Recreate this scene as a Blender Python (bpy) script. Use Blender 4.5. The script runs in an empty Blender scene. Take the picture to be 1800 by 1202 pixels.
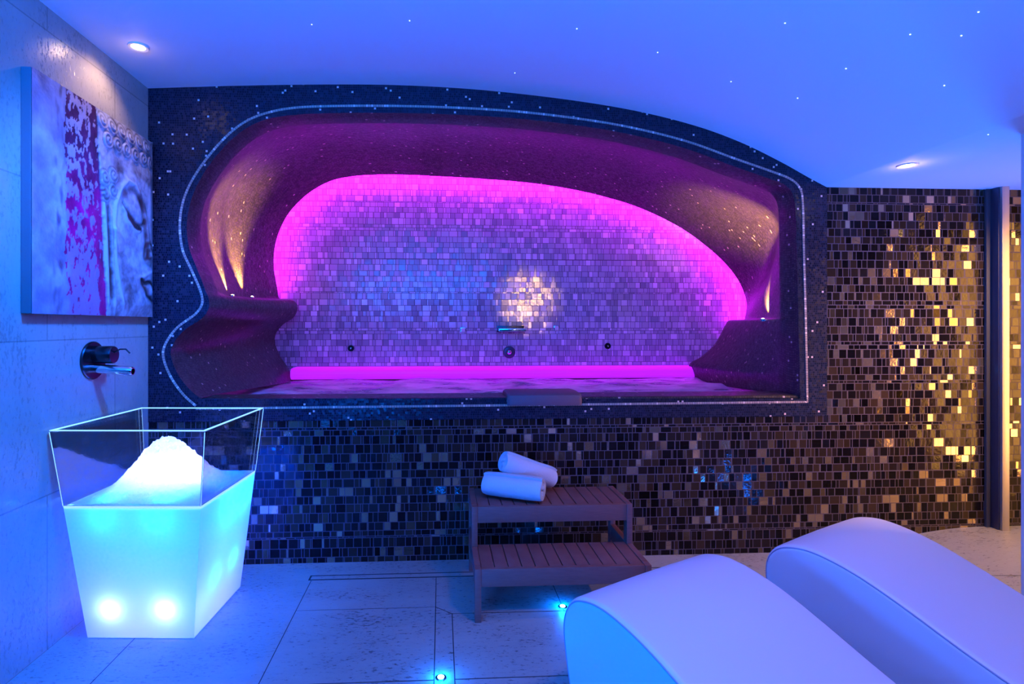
import bpy, bmesh, math, random
from mathutils import Vector, Matrix, noise
random.seed(7)
C = bpy.context.scene.collection
SC = bpy.context.scene

# ------------------------------------------------------------------ camera
H = 1.3; F = 950.0; YAW = math.radians(3); PX, PY = 825.0, 572.0
cam_d = bpy.data.cameras.new('camera'); cam = bpy.data.objects.new('camera', cam_d); C.objects.link(cam)
cam_d.sensor_fit = 'HORIZONTAL'; cam_d.sensor_width = 36; cam_d.lens = 36*F/1800
cam_d.shift_x = (900-PX)/1800; cam_d.shift_y = -(601-PY)/1800
cam_d.clip_start = 0.02
cam.location = (0, 0, H); cam.rotation_euler = (math.pi/2, 0, -YAW)
SC.camera = cam

# ------------------------------------------------------------------ world, exposure, lights
SC.view_settings.view_transform = 'Standard'; SC.view_settings.look = 'None'
SC.view_settings.exposure = 0; SC.view_settings.gamma = 1
SC.view_settings.use_curve_mapping = False
try:
    SC.cycles.max_bounces = 7; SC.cycles.diffuse_bounces = 3; SC.cycles.glossy_bounces = 3
    SC.cycles.transparent_max_bounces = 12; SC.cycles.transmission_bounces = 4
    SC.cycles.caustics_reflective = False; SC.cycles.caustics_refractive = False
    SC.cycles.sample_clamp_indirect = 6; SC.cycles.use_denoising = True
except Exception: pass
W = bpy.data.worlds.new('world'); SC.world = W; W.use_nodes = True
W.node_tree.nodes['Background'].inputs[0].default_value = (0.004, 0.02, 0.30, 1)
W.node_tree.nodes['Background'].inputs[1].default_value = 0.30

BLUE = (0.0, 0.145, 1.0); WARM = (1.0, 0.62, 0.30); MAG = (0.66, 0.005, 1.0)
def lamp(kind, name, loc, power, col, to=None, **kw):
    d = bpy.data.lights.new(name, kind); d.energy = power; d.color = col
    for k, v in kw.items(): setattr(d, k, v)
    o = bpy.data.objects.new(name, d); C.objects.link(o); o.location = loc
    if to is not None:
        o.rotation_euler = (Vector(to)-Vector(loc)).to_track_quat('-Z', 'Y').to_euler()
    return o
# blue LED cove uplighting that floods the ceiling (behind the camera)
lamp('AREA', 'ceiling_wash', (-0.35, 0.3, 1.95), 225, BLUE, (-0.35, 0.8, 3), shape='RECTANGLE', size=2.4, size_y=0.5)
lamp('AREA', 'ceiling_wash', (1.9, 0.9, 1.75), 5, BLUE, (1.95, 1.2, 3), shape='RECTANGLE', size=0.8, size_y=0.4)
lamp('SPOT', 'low_ceiling_fill', (2.95, 2.42, 0.25), 230, BLUE, (2.62, 2.38, 2.1), spot_size=1.5, spot_blend=0.8, shadow_soft_size=0.12)  # added out of view to turn the low right ceiling blue
lamp('POINT', 'floor_light_lamp', (2.37, 1.72, 0.08), 9, BLUE, shadow_soft_size=0.04)
# unseen blue light from the viewer's left; spots added for the picture wall
lamp('AREA', 'unseen_blue_light', (-1.1, -0.2, 0.62), 13, BLUE, (0.6, 2.1, 0.4), shape='RECTANGLE', size=0.4, size_y=0.5, spread=1.15)
lamp('SPOT', 'picture_fill', (-0.55, 1.75, 2.5), 14, (1.0, 0.55, 0.5), (-1.575, 2.5, 1.75), spot_size=0.8, spot_blend=0.8, shadow_soft_size=0.05)  # warm fill added to redden the picture, no fitting there
lamp('SPOT', 'unseen_blue_light', (-0.45, 1.9, 2.42), 400, BLUE, (-1.575, 2.4, 1.0), spot_size=1.5, spot_blend=0.8, shadow_soft_size=0.1)  # blue fill added to brighten the picture and left wall
# warm downlights over the loungers, behind and above the frame
lamp('SPOT', 'lounger_downlight', (1.15, 0.95, 2.35), 46, (1.0, 0.50, 0.42), (1.05, 1.45, 0), spot_size=1.75, spot_blend=0.9, shadow_soft_size=0.12)

# ------------------------------------------------------------------ helpers
def ray(px, py):
    u = (px-PX)/F; v = -(py-PY)/F
    return Vector((u*math.cos(YAW)+math.sin(YAW), math.cos(YAW)-u*math.sin(YAW), v))
def at(px, py, Y):                      # a point of the photo on the plane y = Y
    r = ray(px, py); k = Y/r.y; return Vector((r.x*k, Y, H+r.z*k))
def flo(px, py, z=0.0):                 # a point of the photo on a level plane
    r = ray(px, py); k = (z-H)/r.z; return Vector((r.x*k, r.y*k, z))
XL = -1.575; YB = 3.0; YA = 5.1
def lw(px, py, X=XL):
    r = ray(px, py); k = X/r.x; return Vector((X, r.y*k, H+r.z*k))

def obj(name, bm, mat, parent=None, smooth=False, recalc=True):
    if recalc: bmesh.ops.recalc_face_normals(bm, faces=bm.faces)
    me = bpy.data.meshes.new(name); bm.to_mesh(me); bm.free()
    if smooth:
        for p in me.polygons: p.use_smooth = True
    o = bpy.data.objects.new(name, me); C.objects.link(o)
    if mat is not None: me.materials.append(mat)
    if parent is not None: o.parent = parent
    return o
def shade_auto(o, deg=40):
    me = o.data
    for p in me.polygons: p.use_smooth = True
    try: me.set_sharp_from_angle(angle=math.radians(deg))
    except Exception: pass
    return o
def struct(o, label=None):
    o['kind'] = 'structure'
    if label: o['label'] = label
    return o
def tag(o, label, cat, group=None, kind=None):
    o['label'] = label; o['category'] = cat
    if group: o['group'] = group
    if kind: o['kind'] = kind
    return o
def thing(name, label, cat, loc=(0, 0, 0), group=None):
    o = bpy.data.objects.new(name, None); C.objects.link(o); o.location = loc
    o.empty_display_size = 0.05
    return tag(o, label, cat, group)
def box(bm, lo, hi, bev=0.0, mat4=None):
    r = bmesh.ops.create_cube(bm, size=1)
    vs = r['verts']
    c = [(a+b)/2 for a, b in zip(lo, hi)]; s = [b-a for a, b in zip(lo, hi)]
    for v in vs: v.co = Vector((c[0]+v.co.x*s[0], c[1]+v.co.y*s[1], c[2]+v.co.z*s[2]))
    if bev > 0:
        es = list({e for v in vs for e in v.link_edges})
        rr = bmesh.ops.bevel(bm, geom=es, offset=bev, segments=2, affect='EDGES', profile=0.6)
        vs = list({v for f in rr['faces'] for v in f.verts} | {v for v in vs if v.is_valid})
    if mat4 is not None:
        for v in vs: v.co = mat4 @ v.co
    return vs
def boxo(name, lo, hi, mat, parent=None, bev=0.0, mat4=None):
    bm = bmesh.new(); box(bm, lo, hi, bev, mat4); return shade_auto(obj(name, bm, mat, parent))
def lathe(bm, prof, n=40, M=None, cap=True):
    rings = []
    for r, z in prof:
        ring = []
        for k in range(n):
            a = 2*math.pi*k/n; p = Vector((r*math.cos(a), r*math.sin(a), z))
            ring.append(bm.verts.new(M @ p if M is not None else p))
        rings.append(ring)
    for a, b in zip(rings, rings[1:]):
        for k in range(n): bm.faces.new((a[k], a[(k+1) % n], b[(k+1) % n], b[k]))
    if cap:
        bm.faces.new(rings[0][::-1]); bm.faces.new(rings[-1])
def tube(bm, pts, r, n=10, cap=True, closed=False):
    pts = [Vector(p) for p in pts]; m = len(pts); rings = []
    up = Vector((0, 0, 1)); prev = None
    for i, p in enumerate(pts):
        a = pts[(i-1) % m] if (closed or i > 0) else p
        b = pts[(i+1) % m] if (closed or i < m-1) else p
        t = (b-a).normalized()
        if prev is None:
            x = t.orthogonal().normalized()
        else:
            x = (prev-t*prev.dot(t)).normalized()
        prev = x; y = t.cross(x)
        rr = r[i] if isinstance(r, (list, tuple)) else r
        rings.append([bm.verts.new(p+(x*math.cos(2*math.pi*k/n)+y*math.sin(2*math.pi*k/n))*rr) for k in range(n)])
    seq = list(zip(rings, rings[1:]))
    if closed: seq.append((rings[-1], rings[0]))
    for a, b in seq:
        for k in range(n): bm.faces.new((a[k], a[(k+1) % n], b[(k+1) % n], b[k]))
    if cap and not closed:
        bm.faces.new(rings[0][::-1]); bm.faces.new(rings[-1])
def catmull(P, sub=6, closed=False):
    n = len(P); out = []
    rng = range(n) if closed else range(n-1)
    for i in rng:
        if closed: p0, p1, p2, p3 = P[(i-1) % n], P[i], P[(i+1) % n], P[(i+2) % n]
        else: p0, p1, p2, p3 = P[max(i-1, 0)], P[i], P[i+1], P[min(i+2, n-1)]
        for k in range(sub):
            t = k/sub
            out.append(0.5*((2*p1)+(p2-p0)*t+(2*p0-5*p1+4*p2-p3)*t*t+(3*p1-p0-3*p2+p3)*t**3))
    if not closed: out.append(P[-1].copy())
    return out
def sstep(a, b, x):
    t = max(0.0, min(1.0, (x-a)/(b-a))); return t*t*(3-2*t)

# ------------------------------------------------------------------ materials
class NT:
    def __init__(s, name):
        s.m = bpy.data.materials.new(name); s.m.use_nodes = True; s.t = s.m.node_tree
        s.b = s.t.nodes['Principled BSDF']; s.out = s.t.nodes['Material Output']
    def n(s, kind, **kw):
        x = s.t.nodes.new(kind)
        for k, v in kw.items(): setattr(x, k, v)
        return x
    def l(s, a, b): s.t.links.new(a, b)
    def val(s, sock, v):
        if hasattr(v, 'is_output'): s.l(v, sock)
        else: sock.default_value = v
    def math(s, op, a, b=0.0, c=0.0):
        x = s.n('ShaderNodeMath', operation=op); s.val(x.inputs[0], a); s.val(x.inputs[1], b); s.val(x.inputs[2], c)
        return x.outputs[0]
    def vmath(s, op, a, b=None, scale=None):
        x = s.n('ShaderNodeVectorMath', operation=op); s.val(x.inputs[0], a)
        if b is not None: s.val(x.inputs[1], b)
        if scale is not None: s.val(x.inputs['Scale'], scale)
        return x.outputs[1] if op in ('LENGTH', 'DOT_PRODUCT') else x.outputs[0]
    def ramp(s, f, stops, const=False):
        x = s.n('ShaderNodeValToRGB'); e = x.color_ramp.elements
        if const: x.color_ramp.interpolation = 'CONSTANT'
        while len(e) < len(stops): e.new(0.5)
        for k, (p, c) in enumerate(stops):
            e[k].position = p; e[k].color = (c, c, c, 1) if isinstance(c, (int, float)) else (*c, 1)
        s.l(f, x.inputs[0]); return x.outputs[0]
    def mix(s, f, a, b, blend='MIX'):
        x = s.n('ShaderNodeMix', data_type='RGBA', blend_type=blend)
        s.val(x.inputs[0], f)
        s.val(x.inputs[6], a if hasattr(a, 'is_output') else (*a, 1)); s.val(x.inputs[7], b if hasattr(b, 'is_output') else (*b, 1))
        return x.outputs[2]
    def noise(s, vec, scale, detail=4, rough=0.55):
        x = s.n('ShaderNodeTexNoise'); s.l(vec, x.inputs['Vector']); x.inputs['Scale'].default_value = scale
        x.inputs['Detail'].default_value = detail; x.inputs['Roughness'].default_value = rough
        return x.outputs['Fac']
    def bump(s, h, strength, dist=0.01, normal=None):
        x = s.n('ShaderNodeBump'); s.l(h, x.inputs['Height']); x.inputs['Strength'].default_value = strength
        x.inputs['Distance'].default_value = dist
        if normal is not None: s.l(normal, x.inputs['Normal'])
        return x.outputs[0]
def plain(name, col, rough=0.5, metal=0.0, spec=0.5, coat=0.0, bump=None, var=0.0):
    k = NT(name); b = k.b
    b.inputs['Base Color'].default_value = (*col, 1); b.inputs['Roughness'].default_value = rough
    b.inputs['Metallic'].default_value = metal; b.inputs['Specular IOR Level'].default_value = spec
    b.inputs['Coat Weight'].default_value = coat
    tc = k.n('ShaderNodeTexCoord').outputs['Object']
    f = k.noise(tc, bump[0] if bump else 30)
    if bump: k.l(k.bump(f, bump[1]), b.inputs['Normal'])
    if var: k.l(k.mix(f, [c*(1-var) for c in col], [min(1, c*(1+var)) for c in col]), b.inputs['Base Color'])
    return k.m
def emit(name, col, s):
    k = NT(name); k.b.inputs['Base Color'].default_value = (*[min(c, 1) for c in col], 1)
    k.b.inputs['Emission Color'].default_value = (*col, 1); k.b.inputs['Emission Strength'].default_value = s
    return k.m

def coords(k, mode):
    """(u, v) sockets in metres"""
    tc = k.n('ShaderNodeTexCoord')
    sp = k.n('ShaderNodeSeparateXYZ')
    if mode == 'UV': k.l(tc.outputs['UV'], sp.inputs[0]); return sp.outputs[0], sp.outputs[1]
    k.l(tc.outputs['Object'], sp.inputs[0]); return sp.outputs[0], sp.outputs[2]
def tilt_normal(k, colour, amp):
    g = k.n('ShaderNodeNewGeometry').outputs['Normal']
    d = k.vmath('SUBTRACT', colour, (0.5, 0.5, 0.5))
    d = k.vmath('SCALE', d, scale=amp)
    return k.vmath('NORMALIZE', k.vmath('ADD', g, d))

def strip_tiles(name, row_h, col_w, stops, grout, tilt, rough, metal_stops, spec=0.6, rr=0.75, cr=1.0, gw=0.004):
    """glass mosaic: rows of uneven height cut into squares and slivers"""
    k = NT(name); u, v = coords(k, 'OBJ')
    def vor(w, scale, rand, feat):
        x = k.n('ShaderNodeTexVoronoi', voronoi_dimensions='1D', feature=feat)
        k.l(w, x.inputs['W']); x.inputs['Scale'].default_value = scale; x.inputs['Randomness'].default_value = rand
        return x
    def split(w, size, wide, rand):
        """two overlaid random divisions: squares cut by slivers; returns a random id and the distance to the nearest joint in metres"""
        a1 = vor(w, 1/size, rand, 'F1'); e1 = vor(w, 1/size, rand, 'DISTANCE_TO_EDGE')
        w2 = k.math('ADD', w, 7.313)
        a2 = vor(w2, 1/wide, 1.0, 'F1'); e2 = vor(w2, 1/wide, 1.0, 'DISTANCE_TO_EDGE')
        s1 = k.n('ShaderNodeSeparateColor'); k.l(a1.outputs['Color'], s1.inputs[0])
        s2 = k.n('ShaderNodeSeparateColor'); k.l(a2.outputs['Color'], s2.inputs[0])
        d = k.math('MINIMUM', k.math('MULTIPLY', e1.outputs['Distance'], size), k.math('MULTIPLY', e2.outputs['Distance'], wide))
        return k.math('MULTIPLY_ADD', s1.outputs[0], 0.617, k.math('MULTIPLY', s2.outputs[1], 0.731)), d
    rid, rd_ = split(v, row_h, row_h*5.5, rr*0.5)
    uu = k.math('ADD', u, k.math('MULTIPLY', rid, 41.7))
    cid, cd_ = split(uu, col_w, col_w*1.7, cr)
    # one random triple per tile
    wn = k.n('ShaderNodeTexWhiteNoise', noise_dimensions='2D')
    cb = k.n('ShaderNodeCombineXYZ'); k.l(rid, cb.inputs[0]); k.l(cid, cb.inputs[1])
    sc = k.vmath('SCALE', cb.outputs[0], scale=53.0); k.l(sc, wn.inputs['Vector'])
    r = wn.outputs['Value']; rc = wn.outputs['Color']
    col = k.ramp(r, stops, True); met = k.ramp(r, metal_stops, True)
    ge = k.math('LESS_THAN', k.math('MINIMUM', rd_, cd_), gw/2)
    sr = k.n('ShaderNodeSeparateColor'); k.l(rc, sr.inputs[0])
    jit = k.math('MULTIPLY_ADD', sr.outputs[2], 0.5, 0.75)
    col = k.vmath('SCALE', col, scale=jit)
    k.l(k.mix(ge, col, grout), k.b.inputs['Base Color'])
    k.l(k.math('MULTIPLY', met, k.math('SUBTRACT', 1, ge)), k.b.inputs['Metallic'])
    k.l(k.math('MULTIPLY_ADD', ge, 0.6, rough), k.b.inputs['Roughness'])
    k.b.inputs['Specular IOR Level'].default_value = spec
    tc = k.n('ShaderNodeTexCoord').outputs['Object']
    wob = k.bump(k.noise(tc, 55, 2), 0.10, 0.006, tilt_normal(k, rc, tilt))
    k.l(wob, k.b.inputs['Normal'])
    return k.m
def micro_tiles(name, size, stops, grout, mode, star=0.985, star_col=(0.75, 0.52, 0.42), tilt=0.25, rough=0.3, metal=0.0, aspect=1.0, spec=0.5):
    k = NT(name); u, v = coords(k, mode)
    us = k.math('DIVIDE', u, size); vs = k.math('DIVIDE', v, size*aspect)
    cb = k.n('ShaderNodeCombineXYZ'); k.l(us, cb.inputs[0]); k.l(vs, cb.inputs[1])
    row = k.math('FLOOR', vs)
    wr = k.n('ShaderNodeTexWhiteNoise', noise_dimensions='1D'); k.l(row, wr.inputs['W'])
    cb2 = k.n('ShaderNodeCombineXYZ'); k.l(k.math('ADD', us, wr.outputs['Value']), cb2.inputs[0]); k.l(vs, cb2.inputs[1])
    cell = k.vmath('FLOOR', cb2.outputs[0]); fr = k.vmath('FRACTION', cb2.outputs[0])
    wn = k.n('ShaderNodeTexWhiteNoise', noise_dimensions='2D'); k.l(cell, wn.inputs['Vector'])
    d = k.vmath('ABSOLUTE', k.vmath('SUBTRACT', fr, (0.5, 0.5, 0.5)))
    sp = k.n('ShaderNodeSeparateXYZ'); k.l(d, sp.inputs[0])
    ge = k.math('GREATER_THAN', k.math('MAXIMUM', sp.outputs[0], sp.outputs[1]), 0.42)
    col = k.ramp(wn.outputs['Value'], stops+[(star, star_col)], True)
    k.l(k.mix(ge, col, grout), k.b.inputs['Base Color'])
    k.b.inputs['Roughness'].default_value = rough
    k.b.inputs['Metallic'].default_value = metal
    k.b.inputs['Specular IOR Level'].default_value = spec
    k.l(tilt_normal(k, wn.outputs['Color'], tilt), k.b.inputs['Normal'])
    return k.m
def stone(name, base, dark, rough, pit=0.6, slab=None, joint=0.5):
    k = NT(name); tc = k.n('ShaderNodeTexCoord').outputs['Object']
    mp = k.n('ShaderNodeMapping'); k.l(tc, mp.inputs[0]); mp.inputs['Scale'].default_value = (1, 2.2, 1)
    big = k.noise(mp.outputs[0], 2.2, 6, 0.6); fine = k.noise(mp.outputs[0], 22, 6, 0.65)
    pits = k.noise(mp.outputs[0], 38, 5, 0.7)
    pm = k.ramp(k.math('MULTIPLY', pits, k.math('ADD', big, 0.55)), [(0.36, 1.0), (0.46, 0.0)])
    c = k.mix(big, dark, base); c = k.mix(k.math('MULTIPLY', fine, 0.45), c, [x*0.55 for x in base])
    c = k.mix(k.math('MULTIPLY', pm, pit), c, [x*0.25 for x in dark])
    h = k.math('SUBTRACT', k.math('MULTIPLY', fine, 0.5), k.math('MULTIPLY', pm, 0.8))
    if slab:
        sp = k.n('ShaderNodeSeparateXYZ'); k.l(tc, sp.inputs[0])
        cb = k.n('ShaderNodeCombineXYZ'); k.l(sp.outputs[1], cb.inputs[0]); k.l(sp.outputs[2], cb.inputs[1])
        bt = k.n('ShaderNodeTexBrick'); k.l(cb.outputs[0], bt.inputs['Vector'])
        bt.inputs['Scale'].default_value = 1; bt.inputs['Mortar Size'].default_value = 0.003
        bt.inputs['Brick Width'].default_value = slab[0]; bt.inputs['Row Height'].default_value = slab[1]
        bt.inputs['Color1'].default_value = (1, 1, 1, 1); bt.inputs['Color2'].default_value = (0.86, 0.86, 0.86, 1)
        bt.inputs['Mortar'].default_value = (0.62, 0.62, 0.62, 1)
        c = k.mix(1.0, c, bt.outputs['Color'], 'MULTIPLY')
    k.l(c, k.b.inputs['Base Color']); k.b.inputs['Roughness'].default_value = rough
    k.l(k.bump(h, 0.35, 0.004), k.b.inputs['Normal'])
    return k.m

M = {}
M['ceiling'] = plain('painted_ceiling', (0.78, 0.78, 0.8), 0.6, bump=(8, 0.02))
M['stone_wall'] = stone('polished_limestone', (0.50, 0.46, 0.41), (0.33, 0.31, 0.28), 0.22, 0.3, slab=(0.9, 0.62))
M['stone_floor'] = stone('travertine', (0.47, 0.43, 0.37), (0.25, 0.235, 0.21), 0.42, 0.8)
M['joint'] = plain('dark_joint', (0.03, 0.03, 0.035), 0.8)
M['pale_wall'] = plain('pale_plaster', (0.62, 0.58, 0.55), 0.6, var=0.1)
M['dark_tiles'] = strip_tiles('dark_glass_mosaic', 0.047, 0.046,
    [(0.0, (0.006, 0.004, 0.004)), (0.30, (0.018, 0.011, 0.008)), (0.55, (0.036, 0.021, 0.012)), (0.72, (0.010, 0.007, 0.007)), (0.85, (0.38, 0.29, 0.19)), (0.96, (0.15, 0.11, 0.07))],
    (0.095, 0.07, 0.08), 0.13, 0.10, [(0.0, 0.0), (0.845, 0.85)], spec=0.16)
M['pearl_tiles'] = strip_tiles('pearl_glass_mosaic', 0.054, 0.058,
    [(0.0, (0.50, 0.49, 0.55)), (0.35, (0.60, 0.58, 0.62)), (0.6, (0.42, 0.41, 0.48)), (0.85, (0.72, 0.70, 0.75))],
    (0.13, 0.10, 0.13), 0.075, 0.17, [(0.0, 0.0), (0.5, 0.0)], spec=0.6, rr=0.7)
M['surround'] = micro_tiles('midnight_mosaic', 0.0125,
    [(0.0, (0.006, 0.007, 0.016)), (0.35, (0.012, 0.013, 0.028)), (0.6, (0.024, 0.020, 0.036)), (0.8, (0.008, 0.008, 0.02))],
    (0.030, 0.028, 0.045), 'OBJ', star=0.987, tilt=0.16, rough=0.25, spec=0.28)
M['shell'] = micro_tiles('bronze_mosaic', 0.016,
    [(0.0, (0.050, 0.034, 0.029)), (0.3, (0.066, 0.046, 0.038)), (0.6, (0.082, 0.058, 0.046)), (0.85, (0.042, 0.029, 0.028))],
    (0.008, 0.006, 0.008), 'UV', star=0.990, star_col=(0.6, 0.40, 0.34), tilt=0.12, rough=0.36, metal=0.1, spec=0.2)
M['border'] = micro_tiles('gold_border_mosaic', 0.014, [(0.0, (0.42, 0.29, 0.22)), (0.5, (0.50, 0.36, 0.27))], (0.09, 0.06, 0.055), 'UV',
                          star=0.9, star_col=(0.8, 0.62, 0.5), tilt=0.2, rough=0.3)
M['chrome'] = plain('chrome', (0.75, 0.76, 0.8), 0.12, 1.0)
M['dark_metal'] = plain('dark_metal', (0.05, 0.05, 0.06), 0.25, 0.9)
M['steel'] = plain('brushed_steel', (0.42, 0.40, 0.40), 0.4, 0.8, bump=(60, 0.03))
M['gun'] = plain('gunmetal_strip', (0.08, 0.08, 0.12), 0.35, 0.6)
M['white_trim'] = plain('white_enamel', (0.75, 0.74, 0.7), 0.35)
M['canvas_edge'] = plain('canvas_edge', (0.16, 0.17, 0.19), 0.7, bump=(200, 0.1))
M['leather'] = plain('white_leatherette', (0.66, 0.64, 0.66), 0.42, 0.0, 0.4, bump=(260, 0.03))
M['piping'] = plain('grey_piping', (0.30, 0.30, 0.40), 0.5)
M['plinth'] = plain('charcoal_plinth', (0.05, 0.05, 0.06), 0.6)
M['pad'] = plain('grey_foam_pad', (0.17, 0.075, 0.09), 0.55, bump=(120, 0.05))
M['towel'] = plain('white_terry', (0.72, 0.71, 0.72), 0.95, 0, 0.1, bump=(320, 0.6), var=0.06)
# timber
k = NT('oiled_teak'); tc = k.n('ShaderNodeTexCoord').outputs['Object']
mp = k.n('ShaderNodeMapping'); k.l(tc, mp.inputs[0]); mp.inputs['Scale'].default_value = (5, 5, 40)
g = k.noise(mp.outputs[0], 3, 6, 0.65); k.l(k.mix(g, (0.15, 0.046, 0.040), (0.31, 0.11, 0.085)), k.b.inputs['Base Color'])
k.b.inputs['Roughness'].default_value = 0.5; k.l(k.bump(g, 0.15, 0.004), k.b.inputs['Normal']); M['teak'] = k.m
# clear acrylic
k = NT('clear_acrylic'); k.t.nodes.remove(k.b)
tr = k.n('ShaderNodeBsdfTransparent'); tr.inputs[0].default_value = (0.985, 0.992, 1, 1)
gl = k.n('ShaderNodeBsdfGlossy'); gl.inputs['Roughness'].default_value = 0.03
fr = k.n('ShaderNodeFresnel'); fr.inputs[0].default_value = 1.45
mx = k.n('ShaderNodeMixShader'); k.l(k.math('MULTIPLY', fr.outputs[0], 0.8), mx.inputs[0]); k.l(tr.outputs[0], mx.inputs[1]); k.l(gl.outputs[0], mx.inputs[2])
k.l(mx.outputs[0], k.out.inputs[0]); M['acrylic'] = k.m
# frosted acrylic of the lit tank
k = NT('frosted_acrylic'); k.t.nodes.remove(k.b)
tl = k.n('ShaderNodeBsdfTranslucent'); tl.inputs[0].default_value = (0.85, 0.88, 0.92, 1)
df = k.n('ShaderNodeBsdfDiffuse'); df.inputs[0].default_value = (0.8, 0.82, 0.86, 1)
mx = k.n('ShaderNodeMixShader'); mx.inputs[0].default_value = 0.4; k.l(tl.outputs[0], mx.inputs[1]); k.l(df.outputs[0], mx.inputs[2])
k.l(mx.outputs[0], k.out.inputs[0]); M['frost'] = k.m
M['edge_lit'] = emit('edge_lit_acrylic', (0.45, 0.82, 1.0), 0.85)  # emission stands in for light piped to the acrylic edges
# crushed ice
k = NT('crushed_ice'); k.t.nodes.remove(k.b); tc = k.n('ShaderNodeTexCoord').outputs['Object']
tl = k.n('ShaderNodeBsdfTranslucent'); tl.inputs[0].default_value = (0.88, 0.90, 0.94, 1)
df = k.n('ShaderNodeBsdfDiffuse'); df.inputs[0].default_value = (0.85, 0.87, 0.9, 1)
bp = k.bump(k.noise(tc, 120, 4), 0.8, 0.01); k.l(bp, df.inputs['Normal']); k.l(bp, tl.inputs['Normal'])
mx = k.n('ShaderNodeMixShader'); mx.inputs[0].default_value = 0.5; k.l(tl.outputs[0], mx.inputs[1]); k.l(df.outputs[0], mx.inputs[2])
k.l(mx.outputs[0], k.out.inputs[0]); M['ice'] = k.m
# churning water
k = NT('foaming_water'); tc = k.n('ShaderNodeTexCoord').outputs['Object']
mp = k.n('ShaderNodeMapping'); k.l(tc, mp.inputs[0]); mp.inputs['Scale'].default_value = (1.0, 2.2, 1)
g = k.noise(mp.outputs[0], 2.6, 6, 0.62)
k.l(k.ramp(g, [(0.36, (0.14, 0.14, 0.2)), (0.56, (0.74, 0.74, 0.78))]), k.b.inputs['Base Color'])
k.l(k.ramp(g, [(0.36, 0.12), (0.56, 0.6)]), k.b.inputs['Roughness'])
k.l(k.bump(g, 0.5, 0.05), k.b.inputs['Normal']); M['water'] = k.m
M['led_mag'] = emit('magenta_led', MAG, 125.0)
M['ledge_glow'] = emit('magenta_ledge_glow', (0.50, 0.015, 1.0), 0.95)  # emission stands in for the magenta light on the rear ledge
M['led_cyan'] = emit('cyan_led', (0.2, 0.85, 1.0), 9.0)
M['bulb'] = emit('warm_bulb', (1.0, 0.8, 0.55), 14.0)
M['bulb_cool'] = emit('white_bulb', (0.9, 0.9, 1.0), 14.0)
M['star'] = emit('fibre_star', (0.6, 0.8, 1.0), 3.0)

# ------------------------------------------------------------------ room shell
# ceiling profile across the room, swept towards the camera
CP = [(-60, 152), (260, 156), (430, 151), (600, 149), (720, 151), (850, 159), (1000, 176), (1120, 196), (1220, 221), (1300, 250), (1370, 284), (1420, 312), (1452, 329)]
cp = [at(x, y, YB) for x, y in CP]
cp[0] = Vector((XL-0.15, YB, cp[1].z-0.01))
cpf = catmull(cp, 5)
zr = cpf[-1].z
cpf += [Vector((x, YB, zr)) for x in (2.6, 3.2, 3.9, 4.6)]
bm = bmesh.new(); rows = []
for y in (YB+0.0, 2.4, 1.6, 0.8, 0.0, -1.0, -2.6):
    rows.append([bm.verts.new((p.x, y, p.z)) for p in cpf])
for a, b in zip(rows, rows[1:]):
    for i in range(len(a)-1): bm.faces.new((a[i], a[i+1], b[i+1], b[i]))
ce = struct(shade_auto(obj('ceiling', bm, M['ceiling'], recalc=False), 30))
def ceil_z(x):
    for a, b in zip(cpf, cpf[1:]):
        if a.x <= x <= b.x: return a.z+(b.z-a.z)*(x-a.x)/max(1e-6, b.x-a.x)
    return zr
# floor with the stone ramp rising at the far right
def floor_z(x, y): return 0.125*sstep(2.05, 3.15, x)*sstep(1.2, 2.2, y)
bm = bmesh.new(); NX, NY = 64, 40; g = []
for j in range(NY+1):
    y = -2.6+(YB+2.6)*j/NY
    g.append([bm.verts.new((XL-0.05+(4.6-XL+0.05)*i/NX, y, floor_z(XL-0.05+(4.6-XL+0.05)*i/NX, y))) for i in range(NX+1)])
for j in range(NY):
    for i in range(NX): bm.faces.new((g[j][i], g[j][i+1], g[j+1][i+1], g[j+1][i]))
fl = struct(obj('floor', bm, M['stone_floor'], smooth=True))
# tile joints of the floor
bm = bmesh.new()
def joint(x0, y0, x1, y1, w=0.0035):
    d = Vector((x1-x0, y1-y0, 0)).normalized(); nn = Vector((-d.y, d.x, 0))*w/2
    n = max(1, int(math.hypot(x1-x0, y1-y0)/0.15)); pr = None
    for i in range(n+1):
        p = Vector((x0+(x1-x0)*i/n, y0+(y1-y0)*i/n, 0)); z = floor_z(p.x, p.y)+0.0012
        q = (bm.verts.new((p+nn).to_tuple()[:2]+(z,)), bm.verts.new((p-nn).to_tuple()[:2]+(z,)))
        if pr: bm.faces.new((pr[0], pr[1], q[1], q[0]))
        pr = q
joint(-0.66, 2.79, -0.66, 0.6); joint(-0.025, 2.79, -0.025, 0.6); joint(0.05, 2.437, 0.05, 0.6); joint(-0.025, 2.50, 0.05, 2.437)
joint(XL, 1.985, -0.025, 1.985); joint(0.05, 1.985, 1.6, 1.985); joint(0.05, 2.437, 2.4, 2.437); joint(-0.66, 2.5, -0.025, 2.5, 0.002)
joint(-1.27, 2.79, -1.27, 0.6); joint(0.62, 2.437, 0.62, 1.985); joint(0.56, 2.79, 0.56, 2.437); joint(2.45, 2.95, 2.45, 2.1); joint(2.95, 2.4, 2.45, 2.6); joint(2.95, 2.4, 3.4, 2.25)
jo = struct(obj('floor_joints', bm, M['joint'])); jo.parent = fl
# left wall
bm = bmesh.new(); box(bm, (XL-0.15, -2.6, -0.05), (XL, YB+0.2, 2.72)); struct(obj('wall_left', bm, M['stone_wall']))
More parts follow.
